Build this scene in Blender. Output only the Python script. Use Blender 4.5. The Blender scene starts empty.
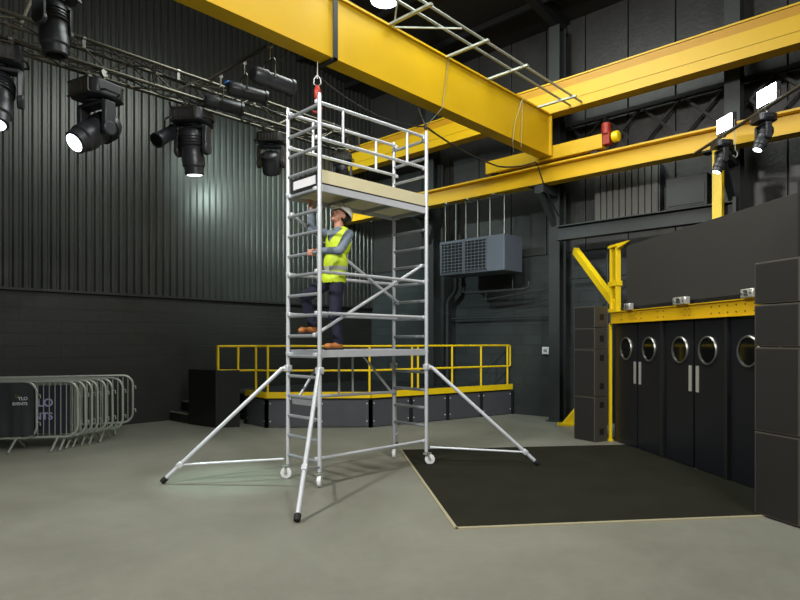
import bpy, math, random
from mathutils import Vector, Matrix, Euler
random.seed(7)
PI = math.pi
R = math.radians
scn = bpy.context.scene
col = scn.collection

# ------------------------------------------------------------------ camera, world, lights, exposure
cam_d = bpy.data.cameras.new('camera'); cam = bpy.data.objects.new('camera', cam_d); col.objects.link(cam)
cam.location = (0, 0, 1.66); cam.rotation_euler = (R(90), 0, R(-47))
cam_d.sensor_width = 36; cam_d.lens = 27.0; cam_d.shift_y = 41/800; cam_d.clip_end = 100
scn.camera = cam

w = bpy.data.worlds.new('world'); scn.world = w; w.use_nodes = True
w.node_tree.nodes['Background'].inputs[0].default_value = (0.8, 0.9, 1.0, 1)
w.node_tree.nodes['Background'].inputs[1].default_value = 0.05

def area(name, loc, target, size, power, color=(1, 1, 1), size_y=None, spread=180):
    d = bpy.data.lights.new(name, 'AREA'); d.energy = power; d.color = color; d.size = size
    if size_y: d.shape = 'RECTANGLE'; d.size_y = size_y
    d.spread = R(spread)
    o = bpy.data.objects.new(name, d); col.objects.link(o); o.location = loc
    o.rotation_euler = (Vector(target)-Vector(loc)).to_track_quat('-Z', 'Y').to_euler()
    return o
def spot(name, loc, target, power, angle, color=(1, 1, 1), blend=.6, radius=.08):
    d = bpy.data.lights.new(name, 'SPOT'); d.energy = power; d.color = color
    d.spot_size = R(angle); d.spot_blend = blend; d.shadow_soft_size = radius
    o = bpy.data.objects.new(name, d); col.objects.link(o); o.location = loc
    o.rotation_euler = (Vector(target)-Vector(loc)).to_track_quat('-Z', 'Y').to_euler()
    return o
area('key_light', (-2.6, 4.6, 6.9), (5.5, 5.4, 0.8), 0.6, 820, (1, .98, .93))
area('fill_light', (1.5, -3.5, 6.8), (7.5, 5.5, 2.5), 3.0, 500, (1, .98, .94), 2.0)
area('hall_light', (6.6, 5.6, 8.2), (7.0, 6.0, 0), 3.4, 480, (.93, 1, .93), 4.0)
spot('hall_spot', (2.2, -1.6, 8.0), (6.6, 5.6, 3.6), 1000, 75, (1, .98, .94), .6, .12)
spot('wall_beam', (5.7, 11.0, 5.9), (8.6, 12.1, 4.3), 800, 125, (.8, 1, .97), 1.0)
spot('wall_wash', (7.9, 9.6, 5.4), (8.7, 12.1, 4.2), 520, 110, (.8, 1, .97), 1.0)
spot('corner_wash', (6.0, 11.4, 4.4), (11.5, 12.1, 3.6), 240, 45, (.9, 1, .97), 1.0)
spot('floor_beam', (4.0, 7.9, 4.5), (3.95, 6.45, 0), 1500, 26, (.72, 1, .9), 1.0)
spot('corner_beam', (7.6, 5.2, 4.6), (11.8, 6.9, 2.0), 260, 75, (.8, 1, .97), 1.0)
scn.view_settings.view_transform = 'Standard'; scn.view_settings.look = 'None'
scn.view_settings.gamma = 1; scn.view_settings.use_curve_mapping = False
scn.view_settings.exposure = -0.2

# ------------------------------------------------------------------ materials
def lin(c): return tuple(((v/255)/12.92 if v/255 <= .04045 else ((v/255+.055)/1.055)**2.4) for v in c)+(1,)
def mat(name, rgb, rough=.5, metal=0, noise=0, nscale=8, bump=0, bscale=60, emit=None, spec=.5, coat=0):
    m = bpy.data.materials.new(name); m.use_nodes = True; nt = m.node_tree; b = nt.nodes['Principled BSDF']
    c = lin(rgb)
    b.inputs['Base Color'].default_value = c; b.inputs['Roughness'].default_value = rough
    b.inputs['Metallic'].default_value = metal; b.inputs['Specular IOR Level'].default_value = spec
    if coat: b.inputs['Coat Weight'].default_value = coat
    tc = nt.nodes.new('ShaderNodeTexCoord')
    n = nt.nodes.new('ShaderNodeTexNoise'); n.inputs['Scale'].default_value = nscale; n.inputs['Detail'].default_value = 6
    nt.links.new(tc.outputs['Object'], n.inputs['Vector'])
    k = noise if noise else .04
    mx = nt.nodes.new('ShaderNodeMix'); mx.data_type = 'RGBA'
    mx.inputs[6].default_value = tuple(v*(1-k) for v in c[:3])+(1,)
    mx.inputs[7].default_value = tuple(min(1, v*(1+k)) for v in c[:3])+(1,)
    nt.links.new(n.outputs['Fac'], mx.inputs[0]); nt.links.new(mx.outputs[2], b.inputs['Base Color'])
    if bump:
        n2 = nt.nodes.new('ShaderNodeTexNoise'); n2.inputs['Scale'].default_value = bscale; n2.inputs['Detail'].default_value = 4
        nt.links.new(tc.outputs['Object'], n2.inputs['Vector'])
        bp = nt.nodes.new('ShaderNodeBump'); bp.inputs['Strength'].default_value = bump; bp.inputs['Distance'].default_value = .02
        nt.links.new(n2.outputs['Fac'], bp.inputs['Height']); nt.links.new(bp.outputs[0], b.inputs['Normal'])
    if emit:
        b.inputs['Emission Color'].default_value = lin(emit[0]); b.inputs['Emission Strength'].default_value = emit[1]
    return m
M = dict(
    alu=mat('aluminium', (206, 210, 216), .34, .25, .08, 14),
    alu_dull=mat('dull_aluminium', (158, 163, 168), .42, .4, .1, 14),
    galv=mat('galvanised_steel', (172, 178, 170), .45, .5, .15, 20),
    ply=mat('plywood', (224, 214, 176), .6, 0, .08, 6),
    yellow=mat('yellow_paint', (212, 170, 14), .45, 0, .06, 2.5, .03, 8),
    ryellow=mat('rail_yellow_paint', (240, 204, 20), .4, 0, .05, 5),
    amber=mat('amber_rail_and_shade', (186, 136, 14), .5, 0, .12, 5),  # rail colour, also the shade painted under the upper beam's top flange
    black=mat('black_paint', (26, 27, 28), .5, 0, .15, 10),
    blackm=mat('black_metal', (54, 56, 61), .38, .2, .15, 12),
    truss=mat('truss_black', (88, 84, 74), .35, .6, .3, 30),
    darkgrey=mat('dark_grey_steel', (46, 50, 51), .55, .1, .12, 6),
    panelgrey=mat('panel_grey', (72, 73, 79), .5, 0, .1, 4),
    hood=mat('hood_black_panel', (47, 45, 43), .75, 0, .05, 3),
    doorm=mat('door_black_laminate', (19, 21, 28), .4, 0, .1, 3),
    chrome=mat('chrome', (215, 215, 212), .3, .6, .05, 10),
    steel=mat('brushed_steel', (150, 150, 145), .35, .9, .08, 10),
    glass=mat('dark_glass', (10, 11, 12), .06, 0, .02, 10, spec=.7),
    rubber=mat('black_rubber', (18, 18, 18), .7),
    wheel=mat('white_nylon', (226, 228, 230), .4),
    white=mat('white_plastic', (225, 225, 228), .4),
    grille=mat('black_grille', (27, 26, 24), .75, .1, .1, 20, .2, 300),
    spk=mat('speaker_cabinet_paint', (66, 63, 57), .6, 0, .15, 30, .1, 200),
    acm=mat('slate_grey_enamel', (92, 98, 108), .45, .1, .08, 5),
    acd=mat('dark_louvre', (34, 36, 38), .5, .2),
    red=mat('red_paint', (150, 42, 26), .45, .1, .2, 12),
    redhook=mat('red_hoist_paint', (178, 60, 44), .45, .1, .2, 12),
    cable=mat('black_cable', (40, 38, 36), .5),
    wire=mat('steel_wire', (150, 145, 125), .4, .6),
    navy=mat('banner_navy', (28, 31, 46), .85, 0, .15, 8, .3, 10),
    cover=mat('cover_black_fabric', (44, 47, 50), .85, 0, .2, 8, .6, 7),
    skin=mat('skin', (196, 140, 116), .5, 0, .08, 20),
    sweater=mat('grey_blue_sweater', (112, 124, 138), .85, 0, .12, 25, .5, 25),
    trousers=mat('navy_trousers', (23, 27, 48), .85, 0, .15, 15, .5, 18),
    hivis=mat('hi_vis_yellow', (200, 224, 46), .6, 0, .06, 10, .5, 16, emit=None),
    reflective=mat('reflective_tape', (190, 192, 186), .35, .2),
    helmet=mat('helmet_white', (232, 232, 228), .3),
    boot=mat('tan_boot', (178, 112, 56), .6, 0, .15, 20),
    sole=mat('boot_sole', (50, 42, 36), .8),
    hair=mat('dark_hair', (42, 32, 26), .8),
    lips=mat('lips', (150, 84, 76), .5),
    eye=mat('eye_white', (225, 222, 215), .3),
    lamp=mat('lamp_glow', (255, 255, 250), .4, emit=((235, 245, 255), 14)),
    lens=mat('lit_lens', (255, 255, 250), .4, emit=((240, 248, 255), 6)),
    floodface=mat('flood_glow', (255, 255, 250), .4, emit=((240, 246, 255), 22)),
    blue=mat('blue_connector', (40, 90, 150), .4),
    signtext=mat('printed_white', (200, 200, 205), .7),
    signlilac=mat('printed_lilac', (150, 150, 190), .7),
    logo=mat('printed_olive', (72, 78, 40), .7),
    roof=mat('roof_black_sheet', (30, 30, 29), .7, .1, .15, 3),
    tread=mat('worn_nosing', (120, 112, 92), .6),
    mattrim=mat('mat_edge_trim', (172, 164, 136), .5, .2),
    ventgrey=mat('vent_grey', (98, 98, 94), .5, .1, .1, 8),
    socket=mat('white_socket', (226, 228, 230), .4),
)
def floor_mat():
    m = bpy.data.materials.new('polished_concrete'); m.use_nodes = True; nt = m.node_tree; b = nt.nodes['Principled BSDF']
    tc = nt.nodes.new('ShaderNodeTexCoord')
    def noise(s, d=8, rough=.6, dist=0, vec=None):
        n = nt.nodes.new('ShaderNodeTexNoise'); n.inputs['Scale'].default_value = s; n.inputs['Detail'].default_value = d
        n.inputs['Roughness'].default_value = rough; n.inputs['Distortion'].default_value = dist
        nt.links.new(vec or tc.outputs['Object'], n.inputs['Vector']); return n
    a = noise(.55, 8, .62, .4); c = noise(9, 12, .78, .6); f = noise(60, 4)
    r = nt.nodes.new('ShaderNodeValToRGB'); r.color_ramp.elements[0].position = .3; r.color_ramp.elements[1].position = .72
    r.color_ramp.elements[0].color = lin((114, 114, 104)); r.color_ramp.elements[1].color = lin((137, 137, 127))
    nt.links.new(a.outputs['Fac'], r.inputs[0])
    r2 = nt.nodes.new('ShaderNodeValToRGB'); r2.color_ramp.elements[0].position = .35; r2.color_ramp.elements[1].position = .7
    r2.color_ramp.elements[0].color = (.88, .88, .87, 1); r2.color_ramp.elements[1].color = (1.03, 1.03, 1.02, 1)
    nt.links.new(c.outputs['Fac'], r2.inputs[0])
    mx = nt.nodes.new('ShaderNodeMix'); mx.data_type = 'RGBA'; mx.blend_type = 'MULTIPLY'; mx.inputs[0].default_value = 1
    nt.links.new(r.outputs[0], mx.inputs[6]); nt.links.new(r2.outputs[0], mx.inputs[7]); nt.links.new(mx.outputs[2], b.inputs['Base Color'])
    mr = nt.nodes.new('ShaderNodeMapRange'); mr.inputs[3].default_value = .38; mr.inputs[4].default_value = .62
    nt.links.new(c.outputs['Fac'], mr.inputs[0]); nt.links.new(mr.outputs[0], b.inputs['Roughness'])
    b.inputs['Specular IOR Level'].default_value = .35
    bp = nt.nodes.new('ShaderNodeBump'); bp.inputs['Strength'].default_value = .12; bp.inputs['Distance'].default_value = .004
    nt.links.new(f.outputs['Fac'], bp.inputs['Height']); nt.links.new(bp.outputs[0], b.inputs['Normal'])
    return m
def block_mat(name, base, axis):
    m = bpy.data.materials.new(name); m.use_nodes = True; nt = m.node_tree; b = nt.nodes['Principled BSDF']
    tc = nt.nodes.new('ShaderNodeTexCoord'); sp = nt.nodes.new('ShaderNodeSeparateXYZ'); cb = nt.nodes.new('ShaderNodeCombineXYZ')
    nt.links.new(tc.outputs['Object'], sp.inputs[0]); nt.links.new(sp.outputs[axis], cb.inputs[0]); nt.links.new(sp.outputs[2], cb.inputs[1])
    br = nt.nodes.new('ShaderNodeTexBrick'); br.inputs['Scale'].default_value = 1; br.inputs['Brick Width'].default_value = .45
    br.inputs['Row Height'].default_value = .225; br.inputs['Mortar Size'].default_value = .008
    c = lin(base)
    br.inputs['Color1'].default_value = tuple(v*.85 for v in c[:3])+(1,); br.inputs['Color2'].default_value = tuple(v*1.15 for v in c[:3])+(1,)
    br.inputs['Mortar'].default_value = tuple(v*.7 for v in c[:3])+(1,)
    nt.links.new(cb.outputs[0], br.inputs['Vector']); nt.links.new(br.outputs['Color'], b.inputs['Base Color'])
    b.inputs['Roughness'].default_value = .6
    n = nt.nodes.new('ShaderNodeTexNoise'); n.inputs['Scale'].default_value = 25; n.inputs['Detail'].default_value = 6
    nt.links.new(tc.outputs['Object'], n.inputs['Vector'])
    ad = nt.nodes.new('ShaderNodeMath'); ad.operation = 'MULTIPLY_ADD'; ad.inputs[1].default_value = -1.5
    nt.links.new(br.outputs['Fac'], ad.inputs[0]); nt.links.new(n.outputs['Fac'], ad.inputs[2])
    bp = nt.nodes.new('ShaderNodeBump'); bp.inputs['Strength'].default_value = .5; bp.inputs['Distance'].default_value = .008
    nt.links.new(ad.outputs[0], bp.inputs['Height']); nt.links.new(bp.outputs[0], b.inputs['Normal'])
    return m
def carpet_mat():
    m = mat('dark_mat', (34, 34, 26), .95, 0, .35, 2.2, .3, 120, spec=.15)
    return m
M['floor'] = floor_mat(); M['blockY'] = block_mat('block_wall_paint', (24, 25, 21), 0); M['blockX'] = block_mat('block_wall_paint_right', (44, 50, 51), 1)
M['clad'] = mat('corrugated_steel_cladding', (58, 60, 57), .3, .35, .12, 3)
M['cladX'] = mat('flat_steel_cladding', (54, 54, 53), .45, .15, .35, 6, .25, 14)
M['carpet'] = carpet_mat()

# ------------------------------------------------------------------ mesh builder
class MB:
    def __init__(s): s.v = []; s.f = []; s.m = []
    def add(s, vs, fs, mi=0):
        o = len(s.v); s.v += [tuple(x) for x in vs]; s.f += [tuple(i+o for i in f) for f in fs]; s.m += [mi]*len(fs); return s
    def box(s, x0, x1, y0, y1, z0, z1, rot=None, mi=0):
        vs = [Vector((x, y, z)) for z in (z0, z1) for y in (y0, y1) for x in (x0, x1)]
        if rot is not None:
            c = Vector(((x0+x1)/2, (y0+y1)/2, (z0+z1)/2)); vs = [c+rot@(p-c) for p in vs]
        return s.add(vs, [(0, 2, 3, 1), (4, 5, 7, 6), (0, 1, 5, 4), (2, 6, 7, 3), (0, 4, 6, 2), (1, 3, 7, 5)], mi)
    def beam(s, a, b, wd, h, up=(0, 0, 1), mi=0):
        a = Vector(a); b = Vector(b); d = (b-a).normalized(); up = Vector(up)
        sd = d.cross(up)
        if sd.length < 1e-4: sd = d.cross(Vector((1, 0, 0)))
        sd.normalize(); u = sd.cross(d).normalized()
        vs = [p+sd*i*wd/2+u*j*h/2 for p in (a, b) for j in (-1, 1) for i in (-1, 1)]
        return s.add(vs, [(0, 2, 3, 1), (4, 5, 7, 6), (0, 1, 5, 4), (2, 6, 7, 3), (0, 4, 6, 2), (1, 3, 7, 5)], mi)
    def tube(s, a, b, r, n=12, r2=None, mi=0):
        a = Vector(a); b = Vector(b); r2 = r if r2 is None else r2
        q = (b-a).to_track_quat('Z', 'Y').to_matrix()
        vs = []
        for p, rr in ((a, r), (b, r2)):
            for i in range(n):
                t = 2*PI*i/n; vs.append(p+q@Vector((math.cos(t)*rr, math.sin(t)*rr, 0)))
        fs = [(i, (i+1) % n, n+(i+1) % n, n+i) for i in range(n)]+[tuple(range(n-1, -1, -1)), tuple(range(n, 2*n))]
        return s.add(vs, fs, mi)
    def path(s, pts, r, n=8, closed=False, mi=0):
        pts = [Vector(p) for p in pts]; N = len(pts); vs = []; fs = []
        ref = None
        for i, p in enumerate(pts):
            if closed: d = pts[(i+1) % N]-pts[i-1]
            else: d = pts[min(i+1, N-1)]-pts[max(i-1, 0)]
            d.normalize()
            if ref is None:
                ref = d.orthogonal().normalized()
            ref = (ref-d*ref.dot(d)).normalized(); bi = d.cross(ref)
            for k in range(n):
                t = 2*PI*k/n; vs.append(p+ref*math.cos(t)*r+bi*math.sin(t)*r)
        for i in range(N if closed else N-1):
            a = i*n; b = ((i+1) % N)*n
            for k in range(n): fs.append((a+k, a+(k+1) % n, b+(k+1) % n, b+k))
        if not closed: fs += [tuple(range(n-1, -1, -1)), tuple((N-1)*n+k for k in range(n))]
        return s.add(vs, fs, mi)
    def lathe(s, prof, o=(0, 0, 0), ax=(0, 0, 1), n=24, mi=0, sx=1, sy=1):
        q = Vector(ax).to_track_quat('Z', 'Y').to_matrix(); o = Vector(o); vs = []; fs = []
        for r, z in prof:
            for i in range(n):
                t = 2*PI*i/n; vs.append(o+q@Vector((math.cos(t)*r*sx, math.sin(t)*r*sy, z)))
        for j in range(len(prof)-1):
            for i in range(n): fs.append((j*n+i, j*n+(i+1) % n, (j+1)*n+(i+1) % n, (j+1)*n+i))
        fs += [tuple(range(n-1, -1, -1)), tuple((len(prof)-1)*n+i for i in range(n))]
        return s.add(vs, fs, mi)
    def prism(s, poly, z0, z1, mi=0):
        n = len(poly); vs = [(x, y, z0) for x, y in poly]+[(x, y, z1) for x, y in poly]
        return s.add(vs, [(i, (i+1) % n, n+(i+1) % n, n+i) for i in range(n)]+[tuple(range(n-1, -1, -1)), tuple(range(n, 2*n))], mi)
    def ball(s, c, r, n=12, sc=(1, 1, 1), mi=0):
        vs = []; fs = []; m = n//2; c = Vector(c)
        for j in range(m+1):
            p = PI*j/m
            for i in range(n):
                t = 2*PI*i/n; vs.append(c+Vector((math.sin(p)*math.cos(t)*r*sc[0], math.sin(p)*math.sin(t)*r*sc[1], math.cos(p)*r*sc[2])))
        for j in range(m):
            for i in range(n): fs.append((j*n+i, (j+1)*n+i, (j+1)*n+(i+1) % n, j*n+(i+1) % n))
        return s.add(vs, fs, mi)
    def build(s, name, mats, parent=None, smooth=True, bevel=0, label=None):
        me = bpy.data.meshes.new(name); me.from_pydata([tuple(v) for v in s.v], [], s.f)
        if not isinstance(mats, (list, tuple)): mats = [mats]
        for m in mats: me.materials.append(m if not isinstance(m, str) else M[m])
        me.polygons.foreach_set('material_index', s.m); me.validate(); me.update()
        import bmesh
        bm = bmesh.new(); bm.from_mesh(me); bmesh.ops.remove_doubles(bm, verts=bm.verts, dist=1e-6)
        bmesh.ops.recalc_face_normals(bm, faces=bm.faces); bm.to_mesh(me); bm.free()
        if smooth:
            me.polygons.foreach_set('use_smooth', [True]*len(me.polygons)); me.set_sharp_from_angle(angle=R(35))
        o = bpy.data.objects.new(name, me); col.objects.link(o)
        if parent: o.parent = parent
        if bevel:
            b = o.modifiers.new('bevel', 'BEVEL'); b.width = bevel; b.segments = 2; b.limit_method = 'ANGLE'; b.angle_limit = R(40)
        if label: o['label'] = label
        return o
def tag(o, label, cat, group=None, kind=None):
    o['label'] = label; o['category'] = cat
    if group: o['group'] = group
    if kind: o['kind'] = kind
    return o
def thing(name, label, cat, loc=(0, 0, 0), rz=0, group=None):
    o = bpy.data.objects.new(name, None); col.objects.link(o); o.location = loc; o.rotation_euler = (0, 0, rz)
    o.empty_display_size = .1
    return tag(o, label, cat, group)
def struct(o): o['kind'] = 'structure'; return o
def copy_tree(o, parent=None):
    c = o.copy(); col.objects.link(c); c.parent = parent
    for ch in list(o.children): copy_tree(ch, c)
    return c

# ------------------------------------------------------------------ the hall
XW, YW, ZC = 11.8, 12.1, 8.4
XL, YB = -6.0, -6.0
struct(MB().box(XL-.2, XW+.3, YB-.2, YW+.3, -.2, 0).build('floor', 'floor', smooth=False))
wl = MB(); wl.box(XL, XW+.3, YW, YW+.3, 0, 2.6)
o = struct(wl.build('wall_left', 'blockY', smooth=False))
# corrugated cladding above the blockwork
pts = []; x = XL; dp = .045
while x < XW:
    pts += [(x, YW-.01), (x+.035, YW-.01), (x+.06, YW-.01-dp), (x+.125, YW-.01-dp)]; x += .15
cl = MB(); n = len(pts)
vs = [(px, py, 2.6) for px, py in pts]+[(px, py, 9.6) for px, py in pts]
cl.add(vs, [(i, i+1, n+i+1, n+i) for i in range(n-1)])
cl.build('cladding', 'clad', parent=o, smooth=False)
MB().box(XL, XW, YW-.06, YW+.25, 2.555, 2.6).build('drip_flashing', 'black', parent=o, smooth=False)
MB().box(XL, XW+.3, YW+.02, YW+.3, 2.6, 9.6).build('backing', 'black', parent=o, smooth=False)
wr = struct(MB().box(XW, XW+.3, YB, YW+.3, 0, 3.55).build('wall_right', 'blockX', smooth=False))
b = MB(); y = YB
while y < YW:
    b.box(XW-.03, XW+.1, y+.012, min(y+.885, YW), 3.55, 8.6); y += .9
b.build('cladding', 'cladX', parent=wr, smooth=False, bevel=.006)
MB().box(XW+.02, XW+.3, YB, YW+.3, 3.55, 8.6).build('backing', 'black', parent=wr, smooth=False)
struct(MB().box(XL-.3, XL, YB, YW, 0, 9.6).build('wall_far_left', 'black', smooth=False))
struct(MB().box(XL, XW, YB-.3, YB, 0, 9.6).build('wall_back', 'black', smooth=False))
b = MB()
b.add([(XW+.3, YB, ZC), (XW+.3, YW+.3, ZC), (3, YW+.3, ZC+1.1), (3, YB, ZC+1.1), (XW+.3, YB, ZC+.2), (XW+.3, YW+.3, ZC+.2), (3, YW+.3, ZC+1.3), (3, YB, ZC+1.3)],
      [(0, 1, 2, 3), (7, 6, 5, 4), (0, 4, 5, 1), (1, 5, 6, 2), (2, 6, 7, 3), (3, 7, 4, 0)])
b.box(XL-.3, 3, YB, YW+.3, ZC+1.1, ZC+1.3)
ce = struct(b.build('ceiling', 'roof', smooth=False))
def I_beam(mb, a, bb, h, wd, tf=.02, tw=.015, up=(0, 0, 1)):
    a = Vector(a); bb = Vector(bb); up = Vector(up)
    mb.beam(a+up*(h/2-tf/2), bb+up*(h/2-tf/2), wd, tf, up); mb.beam(a-up*(h/2-tf/2), bb-up*(h/2-tf/2), wd, tf, up)
    mb.beam(a, bb, tw, h-2*tf, up); return mb
# rafters and purlins
for i, y in enumerate((-.6, 2.8, 6.1, 9.3)):
    sl = Vector((3-XW, 0, 1.1)).normalized(); up = Vector((-sl.z, 0, sl.x)) * -1
    up = Vector((1.1, 0, XW-3)).normalized()
    r = MB(); I_beam(r, Vector((XW-.1, y, ZC-.16)), Vector((3, y, ZC+.93)), .3, .16, up=up)
    struct(r.build('trim_%d' % (i+1), 'black', smooth=False))
for i, t in enumerate((.12, .3, .48, .66, .84)):
    x = XW+(3-XW)*t; z = ZC+1.1*t-.06
    struct(MB().beam((x, YB, z), (x, YW, z), .07, .12).build('trim_%d' % (i+5), 'black', smooth=False))

# steel columns against the right wall
def column(y, label, h=8.3, x=11.33):
    t = thing('steel_column', label, 'column', (x, y, 0))
    c = MB(); I_beam(c, (0, 0, 0), (0, 0, h), .28, .24, up=(1, 0, 0)); c.build('shaft', 'darkgrey', t, smooth=False)
    MB().box(-.19, .17, -.17, .17, 0, .02).build('base_plate', 'darkgrey', t, smooth=False)
    return t
column(6.1, 'tall dark grey steel column by the white wall socket, left of the speaker stack', 8.15)
column(2.8, 'dark steel column rising behind the double doors near the bright floodlights', 8.15)
column(9.45, 'dark steel column behind the upper scaffold right frame, left of the grey heater', 8.15)

# ------------------------------------------------------------------ crane runway beams
def runway(name, label, z0, z1, x, two=False):
    t = thing(name, label, 'beam', (x, 3, z0)); h = z1-z0
    b = MB(); I_beam(b, (0, -8.8, h/2), (0, 9.05, h/2), h, .28, .03, .02)
    b.build('beam', 'yellow', t, smooth=False)
    return t
t = runway('crane_runway_beam', 'yellow lower runway beam carrying the end carriage of the crane girder', 4.77, 5.13, 10.7)
MB().box(-.03, .03, -8.8, 9.05, .36, .40).build('rail', 'amber', t, smooth=False)
for y in (3.25, .0, -3.2): MB().box(-.12, .12, y-.1, y+.1, -.02, 0).build('splice_plate', 'darkgrey', t, smooth=False)
t = runway('upper_runway_beam', 'yellow upper beam crossing above the lower runway beam behind the girder end', 6.06, 6.66, 10.62)
MB().box(-.13, -.1, -8.8, 9.05, .18, .42).box(-.135, -.13, -8.8, 9.05, .02, .17).build('side_channel', 'yellow', t, smooth=False)
MB().box(-.13, -.015, -8.8, 9.05, .42, .56).build('flange_shade_strip', 'amber', t, smooth=False)  # amber strip paints in the brown shade beneath the top flange
# brackets from columns to beams
for y, lb in ((6.1, 'by the wall socket'), (2.8, 'behind the double doors'), (9.45, 'behind the scaffold')):
    t = thing('beam_bracket', 'dark steel bracket under the yellow runway beam on the column ' + lb, 'bracket', (10.7, y, 4.5))
    b = MB(); b.box(-.12, .5, -.1, .1, .1, .27); b.beam((-.1, 0, .12), (.5, 0, -.45), .1, .08); b.build('arm', 'darkgrey', t, smooth=False)

# bridge girder
t = thing('crane_girder', 'huge yellow overhead crane girder running across the top with a dark strap around it', 'girder', (3.5, 5.955, 5.265))
b = MB(); b.box(-8.5, 7.03, -.105, .105, .02, .80); b.box(-8.5, 7.03, -.125, .125, 0, .02); b.box(-8.5, 7.03, -.145, .145, .79, .82)
b.build('web', 'yellow', t, smooth=False)
MB().box(7.03, 7.06, -.16, .16, 0, .84).build('end_plate', 'yellow', t, smooth=False)
b = MB()
for k in range(4): b.tube((7.06, -.11, .08+k*.06), (7.075, -.11, .08+k*.06), .014, 8)
b.build('bolts', 'blackm', t)
sx = 5.02-3.5
b = MB(); b.box(sx-.035, sx+.035, -.16, -.147, -.03, .85); b.box(sx-.035, sx+.035, .147, .16, -.03, .85); b.box(sx-.035, sx+.035, -.16, .16, -.03, -.005); b.box(sx-.035, sx+.035, -.16, .16, .825, .85)
b.build('strap', 'darkgrey', t, smooth=False, label='dark grey strap clamped around the yellow girder')
# end carriage
t = thing('end_carriage', 'yellow end carriage box with red motor riding on the lower runway beam', 'carriage', (10.68, 6.1, 5.18))
MB().box(-.1, .1, -1.3, 1.28, .03, .29).build('box_beam', 'yellow', t, smooth=False, bevel=.006)
for y in (-1.12, 1.1): MB().lathe([(.08, -.045), (.08, .045)], (0, y, .045+.0), (1, 0, 0), 20).build('wheel', 'blackm', t)
mo = MB(); mo.lathe([(.05, -.01), (.085, 0), (.085, .2), (.06, .19)], (-.05, -1.36, .27), (0, 0, 1), 18); mo.box(-.1, .06, -1.44, -1.31, .08, .3)
mo = mo.build('motor', 'red', t, bevel=.005)
MB().lathe([(.07, -.07), (.1, -.05), (.1, .05), (.07, .07)], (-.02, -1.53, .2), (0, 1, 0), 20).build('gearbox', 'ryellow', t, bevel=.01)

# tubes over the girder (festoon rail)
t = thing('festoon_rail', 'pair of grey tubes on cross bars carried beside the top of the crane girder', 'rail', (3.5, 5.3, 6.06))
for y in (.08, -.15): MB().tube((-8, y, .055), (7.1, y, .055), .02, 10).build('tube', 'galv', t)
for x in (4.92, 3.82, 2.53, 5.07+1.5, 1.2, -.2): MB().box(x-.025, x+.025, -.25, .62, 0, .03).build('cross_bar', 'galv', t, smooth=False)
b = MB(); b.beam((2.53, .62, 0.02), (3.3, -.15, .02), .02, .02); b.beam((2.6, .5, 0.01), (2.0, -.2, .3), .02, .02); b.build('stay', 'galv', t, smooth=False)

t = thing('lattice_girder', 'dark lattice bracing girder on the wall between the two yellow beams', 'girder', (11.62, 3.0, 5.42))
b = MB(); b.beam((0, -6, 0), (0, 3.0, 0), .08, .08); b.beam((0, -6, .75), (0, 3.0, .75), .08, .08)
for k in range(12):
    ya = -6+.75*k; b.beam((0, ya, 0), (0, ya+.75, .75), .05, .05); b.beam((.02, ya, .75), (.02, ya+.75, 0), .05, .05)
b.build('lattice', 'black', t, smooth=False)

# yellow props right of the column
t = thing('yellow_post', 'short yellow steel post under the lower runway beam beside a dark beam end', 'post', (10.55, 2.84, 3.55))
b = MB(); I_beam(b, (0, 0, 0), (0, 0, 1.22), .14, .14, .012, .01, up=(1, 0, 0)); b.build('shaft', 'ryellow', t, smooth=False)
t = thing('cross_beam', 'dark grey steel beam running level from the column above the double doors', 'beam', (10.72, 4.2, 3.62))
b = MB(); I_beam(b, (0, -1.55, .14), (0, 1.55, .14), .28, .2, .02, .015); b.build('beam', 'darkgrey', t, smooth=False)
b = MB(); b.box(-.1, .1, -1.6, -1.55, -.02, .34); b.add([(0, -1.6, 0), (.0, -1.3, 0), (0, -1.6, -.25), (.02, -1.6, 0), (.02, -1.3, 0), (.02, -1.6, -.25)], [(0, 1, 2), (3, 5, 4), (0, 3, 4, 1), (1, 4, 5, 2), (2, 5, 3, 0)])
b.build('end_plate', 'darkgrey', t, smooth=False)

# ------------------------------------------------------------------ door enclosure, in its own frame: x along the doors, y into the wall
DA = math.atan2(.768, .64)                       # direction e1
def DL(a, b, z=0): return (a*.64+b*.768, a*.768-b*.64, z)
e = thing('dummy', '', '')
bpy.data.objects.remove(e)
# local frame: x = e1 (along), y = -e2 (towards the hall)
def dthing(name, label, cat, a, bb, z=0, group=None): return thing(name, label, cat, DL(a, bb, z), DA, group)
leaves = [(8.70, 9.43), (8.02, 8.68), (7.28, 7.94), (6.63, 7.26), (5.94, 6.57), (5.28, 5.92)]
ports = [9.03, 8.35, 7.57, 6.98, 6.25, 5.6]
for i, (a0, a1) in enumerate(leaves):
    c = (a0+a1)/2
    t = thing('door_%d' % (i+1), '', '', DL(c, 4.8), DA); del t['label']; del t['category']; t['kind'] = 'structure'
    hw = (a1-a0)/2-.006
    MB().box(-hw, hw, -.02, .025, .01, 1.93).build('leaf', 'doorm', t, smooth=False, bevel=.003)
    px = ports[i]-c
    f = MB().lathe([(.160, 0), (.160, .02), (.174, .024), (.185, .012), (.185, 0)], (px, .025, 1.54), (0, 1, 0), 36)
    f.build('porthole_frame', 'steel', t)
    MB().lathe([(.161, 0), (.161, .006)], (px, .026, 1.54), (0, 1, 0), 36).build('porthole_glass', 'glass', t)
    hx = (-hw+.06 if i % 2 == 0 else hw-.06)
    MB().box(hx-.03, hx+.03, .025, .032, 1.0, 1.34).build('push_plate', 'chrome', t, smooth=False)
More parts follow.
